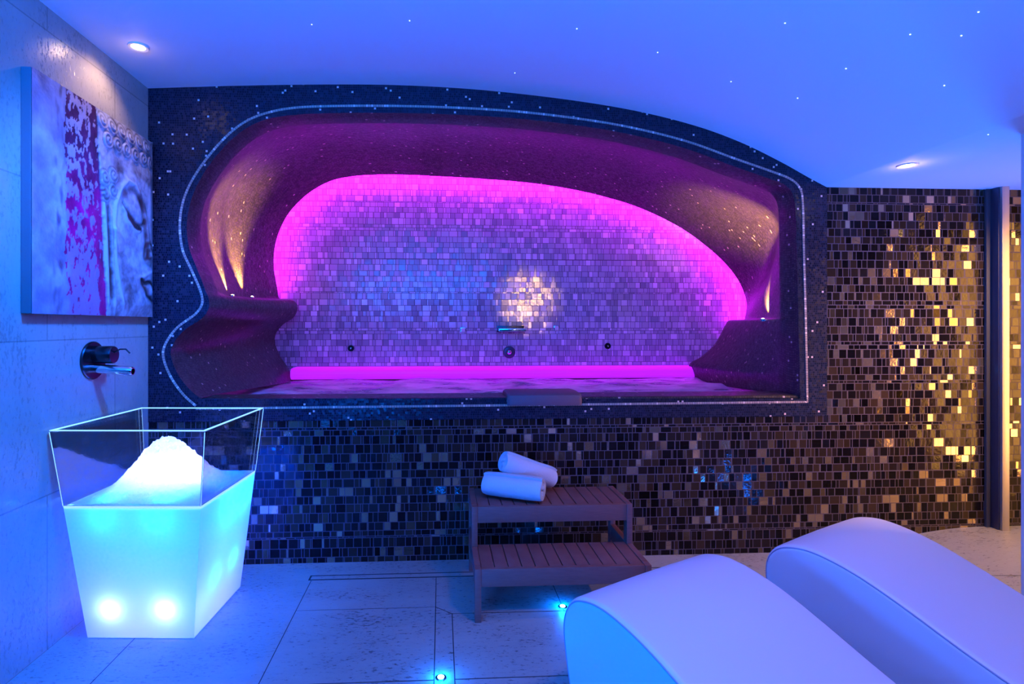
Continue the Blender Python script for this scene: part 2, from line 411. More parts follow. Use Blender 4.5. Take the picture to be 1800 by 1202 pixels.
# front wall of the pool alcove: large glass mosaic below and to the right
RX = at(1453, 500, YB).x; BZ = at(700, 738, YB).z
bm = bmesh.new()
pol = [(XL-0.02, -0.05), (4.6, -0.05), (4.6, zr+0.02), (RX, zr+0.02), (RX, BZ), (XL-0.02, BZ)]
front = [bm.verts.new((x, YB, z)) for x, z in pol]; back = [bm.verts.new((x, YB+0.10, z)) for x, z in pol]
bm.faces.new(front); bm.faces.new(back[::-1])
for i in range(len(pol)): bm.faces.new((front[i], back[i], back[(i+1) % len(pol)], front[(i+1) % len(pol)]))
struct(obj('wall_back', bm, M['dark_tiles']))

# pairs: edge of the opening (photo, on the front plane)  ->  rim of the rear outline (photo, on the rear plane)
PAIRS = [((352,700),(524,668)),((330,680),(512,642)),((312,655),(500,625)),((301,625),(491,602)),((306,603),(493,585)),((325,580),(505,570)),
 ((355,560),(522,559)),((367,543),(529,545)),((368,530),(527,534)),((366,520),(519,528)),((362,512),(499,526)),((356,495),(495,508)),
 ((345,468),(490,480)),((333,435),(489,452)),((329,400),(495,420)),((333,365),(508,390)),((345,330),(526,366)),((368,291),(552,343)),
 ((400,253),(585,325)),((433,226),(620,317)),((470,210),(660,314)),((522,202),(715,314)),((600,199),(780,317)),((700,199),(850,321)),
 ((800,202),(920,327)),((900,208),(985,336)),((1000,219),(1050,350)),((1100,235),(1115,370)),((1200,260),(1180,401)),((1285,291),(1225,432)),
 ((1345,312),(1262,465)),((1380,326),(1285,495)),((1394,345),(1296,520)),((1398,380),(1299,535)),((1400,450),(1298,548)),((1402,520),(1296,557)),
 ((1403,555),(1293,562)),((1403,560),(1270,563)),((1403,575),(1262,572)),((1404,610),(1245,603)),((1405,640),(1222,625)),((1405,670),(1200,640)),((1406,700),(1208,668))]
LIP = YA-0.13; JY = YB+0.15
E0 = [at(*a, YB) for a, b in PAIRS]; B0 = [at(*b, YA) for a, b in PAIRS]
for b in B0: b.y = LIP
SUB = 5
Ef = catmull(E0, SUB); Bf = catmull(B0, SUB)
def outward(P):
    out = []; n = len(P)
    for i in range(n):
        t = P[min(i+1, n-1)]-P[max(i-1, 0)]; v = Vector((-t.z, 0, t.x))
        out.append(v.normalized() if v.length > 1e-9 else Vector((0, 0, 1)))
    return out
NE, NB = outward(Ef), outward(Bf)
if NE[20*SUB].z < 0: NE = [-v for v in NE]; NB = [-v for v in NB]
# surround: small mosaic with a hole
bm = bmesh.new()
out_pts = [Vector((XL-0.02, YB, BZ))] + [Vector((p.x, YB, p.z+0.004)) for p in cpf if p.x < RX-0.01]
out_pts[1].x = XL-0.02
out_pts += [Vector((RX, YB, zr)), Vector((RX, YB, BZ))]
def ring(pts):
    vs = [bm.verts.new(p) for p in pts]; return [bm.edges.new((vs[i], vs[(i+1) % len(vs)])) for i in range(len(vs))]
ed = ring([p+Vector((0, -0.004, 0)) for p in out_pts]) + ring([p+Vector((0, -0.004, 0)) for p in Ef])
bmesh.ops.triangle_fill(bm, use_beauty=True, use_dissolve=False, edges=ed)
struct(obj('wall_surround', bm, M['surround']))
# shell
bm = bmesh.new(); uvl = bm.loops.layers.uv.new('UVMap')
def dome(i):
    t = i/SUB
    return sstep(11, 16, t)*(1-sstep(31, 35, t))
VS = [(-1, 0.0), (-0.5, 0.0)]
NV = 26; grid = []; uvs = []
stations = [YB-0.004, YB+0.05, JY]
for i in range(len(Ef)):
    col = []; w = []
    for y in stations: col.append(Vector((Ef[i].x, y, Ef[i].z)))
    for j in range(1, NV+1):
        v = j/NV; p = Ef[i]*(1-v)+Bf[i]*v; p.y = JY+(LIP-JY)*v
        n_ = (NE[i]*(1-v)+NB[i]*v)
        b_ = 0.17*dome(i)*math.sin(math.pi*v)**0.9
        t = i/SUB
        # the ledge inside the left wall widens quickly behind the jamb
        b_ += 0.10*(sstep(9.6, 10.3, t)*(1-sstep(11, 15, t)))*math.sin(math.pi*min(1, v))
        col.append(p+n_*b_)
    # lip turns outwards behind the rim
    col.append(col[-1]+NB[i]*0.02+Vector((0, 0.012, 0)))
    grid.append([bm.verts.new(p) for p in col])
arc = [0.0]
for a, b in zip(Ef, Ef[1:]): arc.append(arc[-1]+(b-a).length*1.12)
for i in range(len(grid)-1):
    for j in range(len(grid[0])-1):
        q = ((i, j), (i+1, j), (i+1, j+1), (i, j+1))
        f = bm.faces.new([grid[a][b] for a, b in q])
        for lp, (a, b) in zip(f.loops, q): lp[uvl].uv = (arc[a], grid[0][b].co.y)
sh = obj('wall_alcove_shell', bm, M['shell']); struct(shade_auto(sh, 55))
# gold border line
bm = bmesh.new(); uvl = bm.loops.layers.uv.new('UVMap')
LP = [(345,713),(322,692),(300,660),(288,627),(292,604),(312,576),(343,553),(355,537),(356,522),(350,503),(337,474),(322,440),(317,400),(321,362),(334,326),(359,286),(393,246),(428,217),(467,200),(520,190),(600,187),(700,187),(800,190),(900,196),(1000,207),(1100,223),(1203,248),(1290,279),(1350,300),(1388,315),(1405,332),(1410,360),(1412,450),(1415,560),(1418,706)]
lpf = catmull([at(x, y, YB) for x, y in LP], 6)
lpf += [lpf[-1].lerp(at(345, 718, YB), k/60) for k in range(1, 61)]
pr = None; s = 0
nl = len(lpf)
for i, p in enumerate(lpf):
    t = (lpf[min(i+1, nl-1)]-lpf[max(i-1, 0)]).normalized(); n_ = Vector((-t.z, 0, t.x))*0.0058
    if i: s += (p-lpf[i-1]).length
    q = [bm.verts.new(p+n_+Vector((0, d, 0))) for d in (-0.0035, -0.0075)]+[bm.verts.new(p-n_+Vector((0, d, 0))) for d in (-0.0075, -0.0035)]
    if pr:
        for a in range(3):
            f = bm.faces.new((pr[0][a], pr[0][a+1], q[a+1], q[a]))
            for lp, uv in zip(f.loops, ((pr[1], 0.002), (pr[1], 0.012), (s, 0.012), (s, 0.002))): lp[uvl].uv = uv
    pr = (q, s)
struct(obj('trim_1', bm, M['border']), 'thin gold mosaic line around the pool opening')
# rear wall of the alcove
bm = bmesh.new(); box(bm, (-2.3, YA, 0.2), (3.6, YA+0.1, 3.0)); struct(obj('wall_alcove', bm, M['pearl_tiles']))
# rim of the pool in front of the water
x0, x1 = Ef[0].x-0.02, Ef[-1].x+0.02; RZ = at(800, 699, YB).z
bm = bmesh.new(); uvl = bm.loops.layers.uv.new('UVMap')
box(bm, (x0, YB+0.004, 0.4), (x1, YB+0.22, RZ), 0.012)
for f in bm.faces:
    for lp in f.loops: lp[uvl].uv = (lp.vert.co.x, lp.vert.co.y+lp.vert.co.z)
struct(obj('trim_2', bm, M['shell']), 'mosaic rim of the pool')
# rear ledge under the pearl wall
LZ = at(860, 643, YA).z
bm = bmesh.new(); uvl = bm.loops.layers.uv.new('UVMap'); box(bm, (-1.45, YA-0.235, 0.3), (2.52, YA+0.01, LZ-0.101), 0.015)
for f in bm.faces:
    for lp in f.loops: lp[uvl].uv = (lp.vert.co.x, lp.vert.co.y+lp.vert.co.z)
struct(obj('trim_3', bm, M['shell']), 'ledge along the rear wall of the pool')
# pool basin bottom closes the alcove underneath
bm = bmesh.new(); box(bm, (-2.3, YB+0.12, 0.2), (3.6, YA+0.05, 0.25)); struct(obj('floor_pool', bm, M['surround']))
# pillar at the right edge
px_ = flo(1794, 237, zr)
bm = bmesh.new(); box(bm, (px_.x, 1.86, -0.02), (px_.x+0.4, px_.y, zr+0.03), 0.004); struct(obj('wall_right', bm, M['pale_wall']))
# far right end wall behind the corridor
bm = bmesh.new(); box(bm, (4.5, -2.6, -0.05), (4.65, YB+0.1, zr+0.05)); struct(obj('wall_right_end', bm, M['pale_wall']))

# ------------------------------------------------------------------ pool things
WZ = H-0.484-0.0
bm = bmesh.new(); NX, NY = 150, 60; g = []
for j in range(NY+1):
    rowv = []
    for i in range(NX+1):
        x = -1.7+4.5*i/NX; y = YB+0.2+(YA-0.258-YB-0.2)*j/NY
        h = noise.fractal(Vector((x*1.6, y*3.2, 3.1)), 1.0, 2.0, 4)*0.022+max(0, noise.noise(Vector((x*2.3, y*2.5, 7))))*0.03
        rowv.append(bm.verts.new((x, y, WZ+h)))
    g.append(rowv)
for j in range(NY):
    for i in range(NX): bm.faces.new((g[j][i], g[j][i+1], g[j+1][i+1], g[j+1][i]))
tag(obj('pool_water', bm, M['water'], smooth=True), 'foaming pale water churning in the mosaic alcove pool', 'water', kind='stuff')
# LED strip hidden behind the lip of the shell
bm = bmesh.new()
i0, i1 = 11*SUB, 36*SUB
tube(bm, [Bf[i]+NB[i]*0.058+Vector((0, 0.035, 0)) for i in range(i0, i1+1)], 0.010, 8)
tag(obj('led_strip', bm, M['led_mag'], smooth=True), 'magenta light strip curving round the rim of the pearl mosaic wall', 'light strip')
# rounded nose of the rear ledge, magenta glow put in as emission
bm = bmesh.new(); pf = [(0.0, 0.0)]+[(-0.20-0.05*math.sin(math.pi*q/8), -0.05+0.05*math.cos(math.pi*q/8)) for q in range(9)]+[(0.0, -0.1)]
ra, rb = [[bm.verts.new((x, YA-0.002+py_, LZ+pz_)) for py_, pz_ in pf] for x in (-1.33, 2.42)]
for i in range(len(pf)): bm.faces.new((ra[i], ra[(i+1) % len(pf)], rb[(i+1) % len(pf)], rb[i]))
bm.faces.new(ra[::-1]); bm.faces.new(rb)
tag(obj('glowing_ledge', bm, M['ledge_glow']), 'ledge nose with added magenta glow behind the water', 'light strip')

# fittings on the pearl wall
t = thing('water_spout', 'wide flat chrome spout in the middle of the pearl mosaic wall', 'spout', at(897, 578, YA))
bm = bmesh.new(); box(bm, (-0.128, -0.02, -0.03), (0.128, 0.0, 0.03), 0.004); shade_auto(obj('back_plate', bm, M['dark_metal'], t))
bm = bmesh.new()
for sgn in (1,):
    vs = box(bm, (-0.125, -0.17, -0.012), (0.125, -0.015, 0.016), 0.004)
    for v in vs:
        if v.co.y < -0.1: v.co.z -= 0.012
shade_auto(obj('blade', bm, M['chrome'], t))
for px, py, lab in ((814, 580, 'small square chrome button left of the wide pool spout'), (978, 577, 'small square chrome button right of the wide pool spout')):
    t = thing('control_button', lab, 'button', at(px, py, YA), 'square buttons on the pearl wall')
    bm = bmesh.new(); box(bm, (-0.026, -0.012, -0.026), (0.026, 0, 0.026), 0.003); shade_auto(obj('bezel', bm, M['chrome'], t))
    bm = bmesh.new(); box(bm, (-0.019, -0.02, -0.019), (0.019, -0.011, 0.019), 0.003); shade_auto(obj('key', bm, M['white_trim'], t))
RY = Matrix.Rotation(math.pi/2, 4, 'X')       # lathe axis towards the camera (-y)
for px, py, r, nm, lab, gr in ((617, 612, 0.030, 'water_jet', 'small round chrome jet low on the left of the pearl wall', 'small jets of the pool'),
                       (1068, 608, 0.030, 'water_jet', 'small round chrome jet low on the right of the pearl wall', 'small jets of the pool'),
                       (895, 619, 0.058, 'suction_outlet', 'large round grey outlet below the wide pool spout', None)):
    t = thing(nm, lab, 'jet' if gr else 'outlet', at(px, py, YA), gr)
    bm = bmesh.new(); lathe(bm, [(r, 0), (r, 0.008), (r*0.86, 0.014), (r*0.5, 0.014), (r*0.48, 0.004)], 36, RY); shade_auto(obj('flange', bm, M['gun'] if gr is None else M['dark_metal'], t))
    bm = bmesh.new(); lathe(bm, [(r*0.36, 0.0), (r*0.36, 0.016), (r*0.26, 0.022), (r*0.1, 0.023)], 28, RY); shade_auto(obj('nozzle', bm, M['chrome'], t))

# headrest on the pool rim
a, b = at(891, 690, YB), at(1021, 711, YB)
t = thing('headrest_pad', 'grey padded headrest lying over the front rim of the pool', 'headrest', ((a.x+b.x)/2, YB, RZ))
bm = bmesh.new(); w = (b.x-a.x)/2
prof = [(-0.030, -0.042), (-0.034, -0.02), (-0.024, 0.012), (0.0, 0.026), (0.10, 0.030), (0.20, 0.024), (0.225, 0.004), (0.0, 0.003), (-0.010, -0.003), (-0.012, -0.042)]
secs = []
for x, ins in ((-w, 0.010), (-w+0.008, 0.004), (-w+0.02, 0), (w-0.02, 0), (w-0.008, 0.004), (w, 0.010)):
    secs.append([bm.verts.new((x, y+(ins if y < 0 else -ins), z-(ins if z > 0 else 0))) for y, z in prof])
n = len(prof)
for p, q in zip(secs, secs[1:]):
    for i in range(n): bm.faces.new((p[i], p[(i+1) % n], q[(i+1) % n], q[i]))
bm.faces.new(secs[0]); bm.faces.new(secs[-1][::-1])
shade_auto(obj('pad', bm, M['pad'], t), 35)

# warm uplights on the ledges of the shell
def ledge_point(i, px):
    """point of shell column i where it appears at pixel column px"""
    best = None
    for j in range(3, 3+NV):
        v = (j-2)/NV; p = Ef[i]*(1-v)+Bf[i]*v; p.y = JY+(LIP-JY)*v
        # project
        c, s_ = math.cos(YAW), math.sin(YAW)
        q = PX+F*(p.x*c-p.y*s_)/(p.x*s_+p.y*c)
        if best is None or abs(q-px) < best[0]: best = (abs(q-px), p)
    return best[1]
def uplight(base, lab, aim, power):
    t = thing('ledge_uplight', lab, 'uplight', base, 'warm uplights on the alcove ledges')
    bm = bmesh.new(); lathe(bm, [(0.018, -0.01), (0.018, 0.006), (0.012, 0.008)], 20); shade_auto(obj('bezel', bm, M['chrome'], t))
    bm = bmesh.new(); lathe(bm, [(0.010, 0.004), (0.010, 0.009), (0.004, 0.011)], 16); shade_auto(obj('lens', bm, M['bulb'], t))
    lamp('SPOT', 'ledge_uplight_lamp', Vector(base)+Vector((0, 0, 0.02)), power, (1.0, 0.58, 0.16), aim, spot_size=1.25, spot_blend=0.9, shadow_soft_size=0.008)
for px, lab in ((424, 'warm uplight on the left ledge, the one nearer the opening'), (458, 'warm uplight on the left ledge, the one deeper in the alcove')):
    p = ledge_point(9*SUB+3, px)+Vector((-0.065, 0, 0.004))
    uplight(p, lab, p+Vector((-0.42, 0.06, 1)), 260)
# right: on the seat top
p = at(1341, 560, YB)*1.0
yy = 3.60; p = at(1341, 563, yy)
uplight(p+Vector((0, 0, 0.004)), 'warm uplight on the right ledge of the alcove', p+Vector((0.30, 0.50, 0.85)), 400)

# ------------------------------------------------------------------ ceiling lights
def downlight(x, y, lab, bulb, power, col, to, size, r=0.042):
    z = ceil_z(x)
    t = thing('ceiling_downlight', lab, 'downlight', (x, y, z), 'round recessed downlights')
    bm = bmesh.new(); lathe(bm, [(r*0.70, 0.004), (r*0.72, -0.004), (r, -0.006), (r*1.06, 0.0), (r*1.06, 0.004)], 36, cap=False); shade_auto(obj('trim_ring', bm, M['white_trim'], t))
    bm = bmesh.new(); lathe(bm, [(r*0.70, -0.002), (r*0.45, -0.005), (0.002, -0.006)], 30, cap=False); obj('lamp_face', bm, bulb, t, smooth=True)
    lamp('SPOT', 'downlight_lamp', (x, y, z-0.02), power, col, to, spot_size=size, spot_blend=0.75, shadow_soft_size=0.02)
    lamp('POINT', 'downlight_glow', (x, y, z-0.05), power*0.012, col, shadow_soft_size=0.02)
d = flo(243, 86, 2.575)
downlight(d.x, d.y, 'warm recessed downlight in the ceiling above the wall picture', M['bulb'], 9, (1.0, 0.62, 0.34), (XL-0.12, d.y-0.08, 1.7), 2.0)
d = flo(1595, 290, zr)
downlight(d.x, d.y, 'white recessed downlight in the low ceiling at right', M['bulb_cool'], 22, (1.0, 0.62, 0.30), (d.x+0.35, d.y+0.05, 0), 1.7)
# the corridor beyond the pillar is lit warm
lamp('SPOT', 'corridor_downlight', (3.35, 2.1, zr-0.03), 150, (1.0, 0.55, 0.18), (3.2, 2.6, 0.3), spot_size=2.3, spot_blend=0.8, shadow_soft_size=0.05)
lamp('AREA', 'corridor_wall_light', (4.44, 2.15, 1.1), 15, (1.0, 0.44, 0.09), (2.9, 3.0, 1.1), shape='RECTANGLE', size=1.1, size_y=1.9, spread=0.9)
# warm lamp behind the camera that flashes back off the pearl wall
lamp('SPOT', 'room_spot', (1.70, -0.4, 1.80), 210, (1.0, 0.55, 0.17), (0.83, 5.1, 1.53), spot_size=0.13, spot_blend=0.7, shadow_soft_size=0.07)
# starlight points
for px, py in ((548, 43), (905, 128), (1014, 50), (1156, 92), (1285, 143), (1402, 172), (1487, 120), (1690, 62), (1720, 20), (1737, 236), (720, 36), (1600, 60), (1380, 40), (1660, 150)):
    # walk the ray until it meets the ceiling profile
    r = ray(px, py); kk = 0.3
    for _ in range(2500):
        p = Vector((0, 0, H))+r*kk
        if p.z >= ceil_z(p.x): break
        kk += 0.002
    bm = bmesh.new(); lathe(bm, [(0.0024, 0.003), (0.0024, -0.0012), (0.0010, -0.002)], 10)
    o = obj('star_light', bm, M['star']); o.location = (p.x, p.y, ceil_z(p.x))
    tag(o, 'tiny fibre optic star point in the blue ceiling', 'star light', 'star points in the ceiling')
# floor LEDs
for px, py, lab in ((989, 1066, 'small cyan floor light under the wooden step stool'), (775, 1191, 'small cyan floor light in the tile joint at the bottom of the view')):
    p = flo(px, py)
    t = thing('floor_light', lab, 'floor light', p, 'small floor lights')
    bm = bmesh.new(); lathe(bm, [(0.020, -0.01), (0.020, 0.002), (0.013, 0.003)], 28); shade_auto(obj('bezel', bm, M['chrome'], t))
    bm = bmesh.new(); lathe(bm, [(0.0125, 0.0), (0.0125, 0.0045), (0.008, 0.006)], 24); shade_auto(obj('lens', bm, M['led_cyan'], t))
    lamp('POINT', 'floor_light_lamp', p+Vector((0, 0, 0.03)), 3.0, (0.0, 0.13, 1.0), shadow_soft_size=0.012)

# ------------------------------------------------------------------ post at right
pz = floor_z(3.2, 2.9)
t = thing('partition_post', 'upright steel post standing out from the gold tiled wall at right', 'post', (3.205, YB, pz))
bm = bmesh.new(); box(bm, (-0.006, -0.058, -0.02), (0.046, -0.002, zr-pz+0.0), 0.002); shade_auto(obj('channel', bm, M['gun'], t))
bm = bmesh.new(); box(bm, (0.0, -0.074, -0.02), (0.044, -0.058, zr-pz-0.0), 0.002); shade_auto(obj('face_strip', bm, M['steel'], t))
bm = bmesh.new(); box(bm, (-0.034, -0.016, -0.02), (-0.007, -0.002, zr-pz-0.002), 0.002); shade_auto(obj('shade_strip', bm, M['plinth'], t))  # dark strip standing in for shade on the tiles beside the post

# ------------------------------------------------------------------ drain
a, b = flo(546, 1012), flo(546, 1020)
t = thing('floor_drain', 'long narrow slot drain in the floor in front of the tiled wall', 'drain', (a.x, (a.y+b.y)/2, 0))
L_, hw = 2.3, (a.y-b.y)/2
bm = bmesh.new()
for lo, hi in (((0, hw-0.006, -0.004), (L_, hw, 0.0022)), ((0, -hw, -0.004), (L_, -hw+0.006, 0.0022)), ((0, -hw+0.006, -0.004), (0.008, hw-0.006, 0.0022)), ((L_-0.008, -hw+0.006, -0.004), (L_, hw-0.006, 0.0022))): box(bm, lo, hi)
obj('slot_frame', bm, M['joint'], t)
bm = bmesh.new(); box(bm, (0.009, -hw+0.007, -0.004), (L_-0.009, hw-0.007, 0.0016)); obj('stone_insert', bm, M['stone_floor'], t)

# ------------------------------------------------------------------ step stool
SX0, SX1 = 0.148, 0.935; Y1, Y2, Y3 = 2.36, 2.60, 2.90; Z1, Z2 = 0.232, 0.425
t = thing('step_stool', 'dark wooden two-tier slatted step stool against the tiled wall', 'step stool', ((SX0+SX1)/2, Y2, 0))
ox, oy = -(SX0+SX1)/2, -Y2
def part(name, lo, hi, bev=0.002, parent=t, mat='teak'):
    return boxo(name, (lo[0]+ox, lo[1]+oy, lo[2]), (hi[0]+ox, hi[1]+oy, hi[2]), M[mat], parent, bev)
T = 0.028
for zz, ya, yb in ((Z1, Y1, Y2+0.03), (Z2, Y2, Y3)):
    part('front_board', (SX0+T, ya, zz-0.078), (SX1-T, ya+0.022, zz))
    part('rear_board', (SX0+T, yb-0.022, zz-0.078), (SX1-T, yb, zz-0.016))
    n = 12; wd = (SX1-SX0-2*T)/n
    for i in range(n):
        part('slat', (SX0+T+i*wd+0.0022, ya+0.023, zz-0.016), (SX0+T+(i+1)*wd-0.0022, yb, zz-0.001), 0.0015)
for x in (SX0, SX1-T):
    part('leg', (x, Y1-0.004, 0), (x+T, Y1+0.045, Z1+0.002))
    part('leg', (x, Y2-0.004, Z1+0.003), (x+T, Y2+0.045, Z2+0.002))
    part('leg', (x, Y3-0.045, 0), (x+T, Y3, Z2+0.002))
    part('side_rail', (x, Y1+0.046, Z1-0.078), (x+T, Y3-0.046, Z1+0.002))
    part('side_rail', (x, Y2+0.046, Z2-0.078), (x+T, Y3-0.046, Z2+0.002))

# ------------------------------------------------------------------ towels
def towel(name, c0, c1, r, lab, turns=4.2, seed=1):
    c0, c1 = Vector(c0), Vector(c1); ax = (c1-c0); L = ax.length; ax.normalize()
    xx = Vector((0, 0, 1)).cross(ax).normalized(); zz = ax.cross(xx)
    bm = bmesh.new(); th = 0.0125; n = 120; m = 26
    t = thing(name, lab, 'towel', c0.lerp(c1, 0.5)-Vector((0, 0, r)), 'rolled towels on the step stool')
    org = c0.lerp(c1, 0.5)-Vector((0, 0, r))
    def sec(j):
        s = j/m; pts_o, pts_i = [], []
        endr = 1-0.10*math.exp(-s*L/0.012)-0.10*math.exp(-(1-s)*L/0.012)
        for k in range(n+1):
            a = k/n; ang = turns*2*math.pi*a + 0.6; rad = 0.012+(r-0.012)*a
            wob = 1+0.035*noise.noise(Vector((math.cos(ang)*1.3, math.sin(ang)*1.3, s*4+seed)))
            rad_o = rad*wob*(endr if a > 0.75 else 1)
            squash = 0.93
            tel = (1-a)*0.006*math.sin(3*ang+seed)
            for lst, rr in ((pts_o, rad_o), (pts_i, rad_o-th)):
                rr = max(rr, 0.002)
                p = c0+ax*(s*L+(tel if j in (0, m) else 0))+xx*(math.cos(ang)*rr)+zz*(math.sin(ang)*rr*squash)
                lst.append(p-org)
        return pts_o, pts_i
    S = [sec(j) for j in range(m+1)]
    Vo = [[bm.verts.new(p) for p in a] for a, b in S]; Vi = [[bm.verts.new(p) for p in b] for a, b in S]
    for j in range(m):
        for k in range(n):
            bm.faces.new((Vo[j][k], Vo[j][k+1], Vo[j+1][k+1], Vo[j+1][k])); bm.faces.new((Vi[j][k+1], Vi[j][k], Vi[j+1][k], Vi[j+1][k+1]))
        bm.faces.new((Vo[j][n], Vi[j][n], Vi[j+1][n], Vo[j+1][n])); bm.faces.new((Vi[j][0], Vo[j][0], Vo[j+1][0], Vi[j+1][0]))
    for j in (0, m):
        for k in range(n): bm.faces.new((Vo[j][k], Vi[j][k], Vi[j][k+1], Vo[j][k+1]))
    o = obj('towel_roll', bm, M['towel'], t); shade_auto(o, 50)
    return t
towel('rolled_towel', (0.225, 2.765, 0.425+0.066), (0.500, 2.632, 0.425+0.066), 0.068, 'rolled white towel lying on the wooden slats below the other roll', seed=1)
towel('rolled_towel', (0.318, 2.755, 0.604), (0.590, 2.835, 0.425+0.064), 0.064, 'rolled white towel leaning tilted on top of the other roll', seed=5)

# ------------------------------------------------------------------ ice bin
AN = math.radians(-3.5)
cb = Vector((-1.232, 2.535, 0))
def R2(x, y): return Vector((x*math.cos(AN)-y*math.sin(AN), x*math.sin(AN)+y*math.cos(AN), 0))
ZT = 0.882; ZM = 0.565; BX, BY = 0.222, 0.222; TX, TY = 0.312, 0.300
tb = thing('ice_bin', 'tapered acrylic ice bin with glowing cyan lower half beside the stone wall', 'ice bin', cb)
def cor(z, off=0.0):
    f = z/ZT; hx = BX+(TX-BX)*f-off; hy = BY+(TY-BY)*f-off; sh_ = -0.012*f
    return [R2(sx*hx, sy*hy+sh_)+Vector((0, 0, z)) for sx, sy in ((-1, -1), (1, -1), (1, 1), (-1, 1))]
def shellbox(name, za, zb, th, mat, floor=False):
    bm = bmesh.new()
    o0 = [bm.verts.new(p) for p in cor(za)]; o1 = [bm.verts.new(p) for p in cor(zb)]
    i0_ = [bm.verts.new(p) for p in cor(za, th)]; i1_ = [bm.verts.new(p) for p in cor(zb, th)]
    for k in range(4):
        q = (k+1) % 4
        bm.faces.new((o0[k], o0[q], o1[q], o1[k])); bm.faces.new((i0_[q], i0_[k], i1_[k], i1_[q]))
        bm.faces.new((o1[k], o1[q], i1_[q], i1_[k])); bm.faces.new((o0[q], o0[k], i0_[k], i0_[q]))
    return obj(name, bm, mat, tb)
# four clear panes, each its own plate
bmn = ('front', 'right', 'back', 'left')
for kk in range(4):
    q = (kk+1) % 4; bm = bmesh.new()
    A = cor(ZM+0.004); B = cor(ZT-0.007); Ai = cor(ZM+0.004, 0.008); Bi = cor(ZT-0.007, 0.008)
    vs = [bm.verts.new(p) for p in (A[kk], A[q], B[q], B[kk], Ai[kk], Ai[q], Bi[q], Bi[kk])]
    for f in ((0, 1, 2, 3), (5, 4, 7, 6), (0, 4, 5, 1), (3, 2, 6, 7), (0, 3, 7, 4), (1, 5, 6, 2)): bm.faces.new([vs[i] for i in f])
    obj('clear_pane', bm, M['acrylic'], tb)
shellbox('rim_edge', ZT-0.004, ZT, 0.008, M['edge_lit'])['label'] = 'bright edge-lit rim'
for kk in range(4):
    bm = bmesh.new(); a_, b_ = cor(ZM+0.004, -0.0005)[kk], cor(ZT-0.008, -0.0005)[kk]
    tube(bm, [a_, b_], 0.0013, 6); obj('corner_edge', bm, M['edge_lit'], tb, smooth=True)
# single-skin frosted panels so lamps inside read through them
bm = bmesh.new(); nz = 14; cols = [cor(0.004+(ZM-0.010)*j/nz) for j in range(nz+1)]
V_ = [[bm.verts.new(p) for p in c] for c in cols]
for j in range(nz):
    for kk in range(4): bm.faces.new((V_[j][kk], V_[j][(kk+1) % 4], V_[j+1][(kk+1) % 4], V_[j+1][kk]))
obj('frosted_panel', bm, M['frost'], tb)
bm = bmesh.new(); vs = [bm.verts.new(p) for p in cor(0.003)]; bm.faces.new(vs); vs2 = [bm.verts.new(p) for p in cor(0.0005)]; bm.faces.new(vs2[::-1])
for kk in range(4): bm.faces.new((vs2[kk], vs2[(kk+1) % 4], vs[(kk+1) % 4], vs[kk]))
obj('base', bm, M['white_trim'], tb)
bm = bmesh.new(); bm.faces.new([bm.verts.new(p) for p in cor(ZM, 0.009)])
obj('ice_tray', bm, M['acrylic'], tb)
shellbox('joint_band', ZM-0.006, ZM+0.003, 0.008, M['edge_lit'])
ICE = (0.0, 0.058, 1.0); BP = 2.7
def bin_lamp(x, y, z, p_, col=ICE, r_=0.012): lamp('POINT', 'bin_lamp', cb+R2(x, y)+Vector((0, 0, z)), p_*BP if col == ICE else p_, col, shadow_soft_size=r_)
for sx in (-0.12, 0.11):
    bin_lamp(sx, -0.20, 0.13, 5.0, (0.05, 0.08, 1.0)); bin_lamp(sx-0.01, -0.195, 0.535, 2.6)
for sx, sy in ((0.215, 0.10), (0.19, -0.08)): bin_lamp(sx, sy, 0.20, 1.3)
for sx, sy in ((0.19, 0.17), (-0.17, 0.17), (0.2, 0.0)): bin_lamp(sx, sy, 0.51, 6.0)
bin_lamp(0, 0, 0.32, 5.0, r_=0.05)
bin_lamp(0, 0, 0.05, 0.9, (0.95, 0.55, 1.0), 0.05)
lamp('SPOT', 'bin_lamp', cb+Vector((0, 0.03, ZM-0.07)), 8, (1.0, 0.9, 1.0), cb+Vector((0, 0.03, 2)), spot_size=2.7, spot_blend=0.6, shadow_soft_size=0.05)  # white fill added under the tray to whiten the ice
# ice heap
bm = bmesh.new(); n = 90; g = []
hx = BX+(TX-BX)*(ZM/ZT)-0.016; hy = BY+(TY-BY)*(ZM/ZT)-0.016
for j in range(n+1):
    rw = []
    for i in range(n+1):
        x = -1+2*i/n; y = -1+2*j/n
        h = 0.165*math.exp(-(((x+0.26)/0.40)**2+((y-0.1)/0.62)**2))+0.125*math.exp(-(((x-0.22)/0.40)**2+((y-0.1)/0.55)**2))
        h += 0.05*math.exp(-(((x+0.7)/0.3)**2+((y-0.5)/0.5)**2))
        e = min(1, (1-max(abs(x), abs(y)))*6)
        h = 0.004+h*e+abs(noise.fractal(Vector((x*9, y*9, 2)), 0.8, 2.1, 4))*0.016*(0.3+min(1, h*12))
        h += noise.cell(Vector((x*34, y*34, 0)))*0.005*min(1, h*14)
        rw.append(bm.verts.new(cb+R2(x*hx, y*hy-0.008)+Vector((0, 0, ZM+0.002+max(0.001, h)))))
    g.append(rw)
for j in range(n):
    for i in range(n): bm.faces.new((g[j][i], g[j][i+1], g[j+1][i+1], g[j+1][i]))
tag(obj('crushed_ice', bm, M['ice'], smooth=True), 'heap of white crushed ice in the acrylic bin', 'ice', kind='stuff')

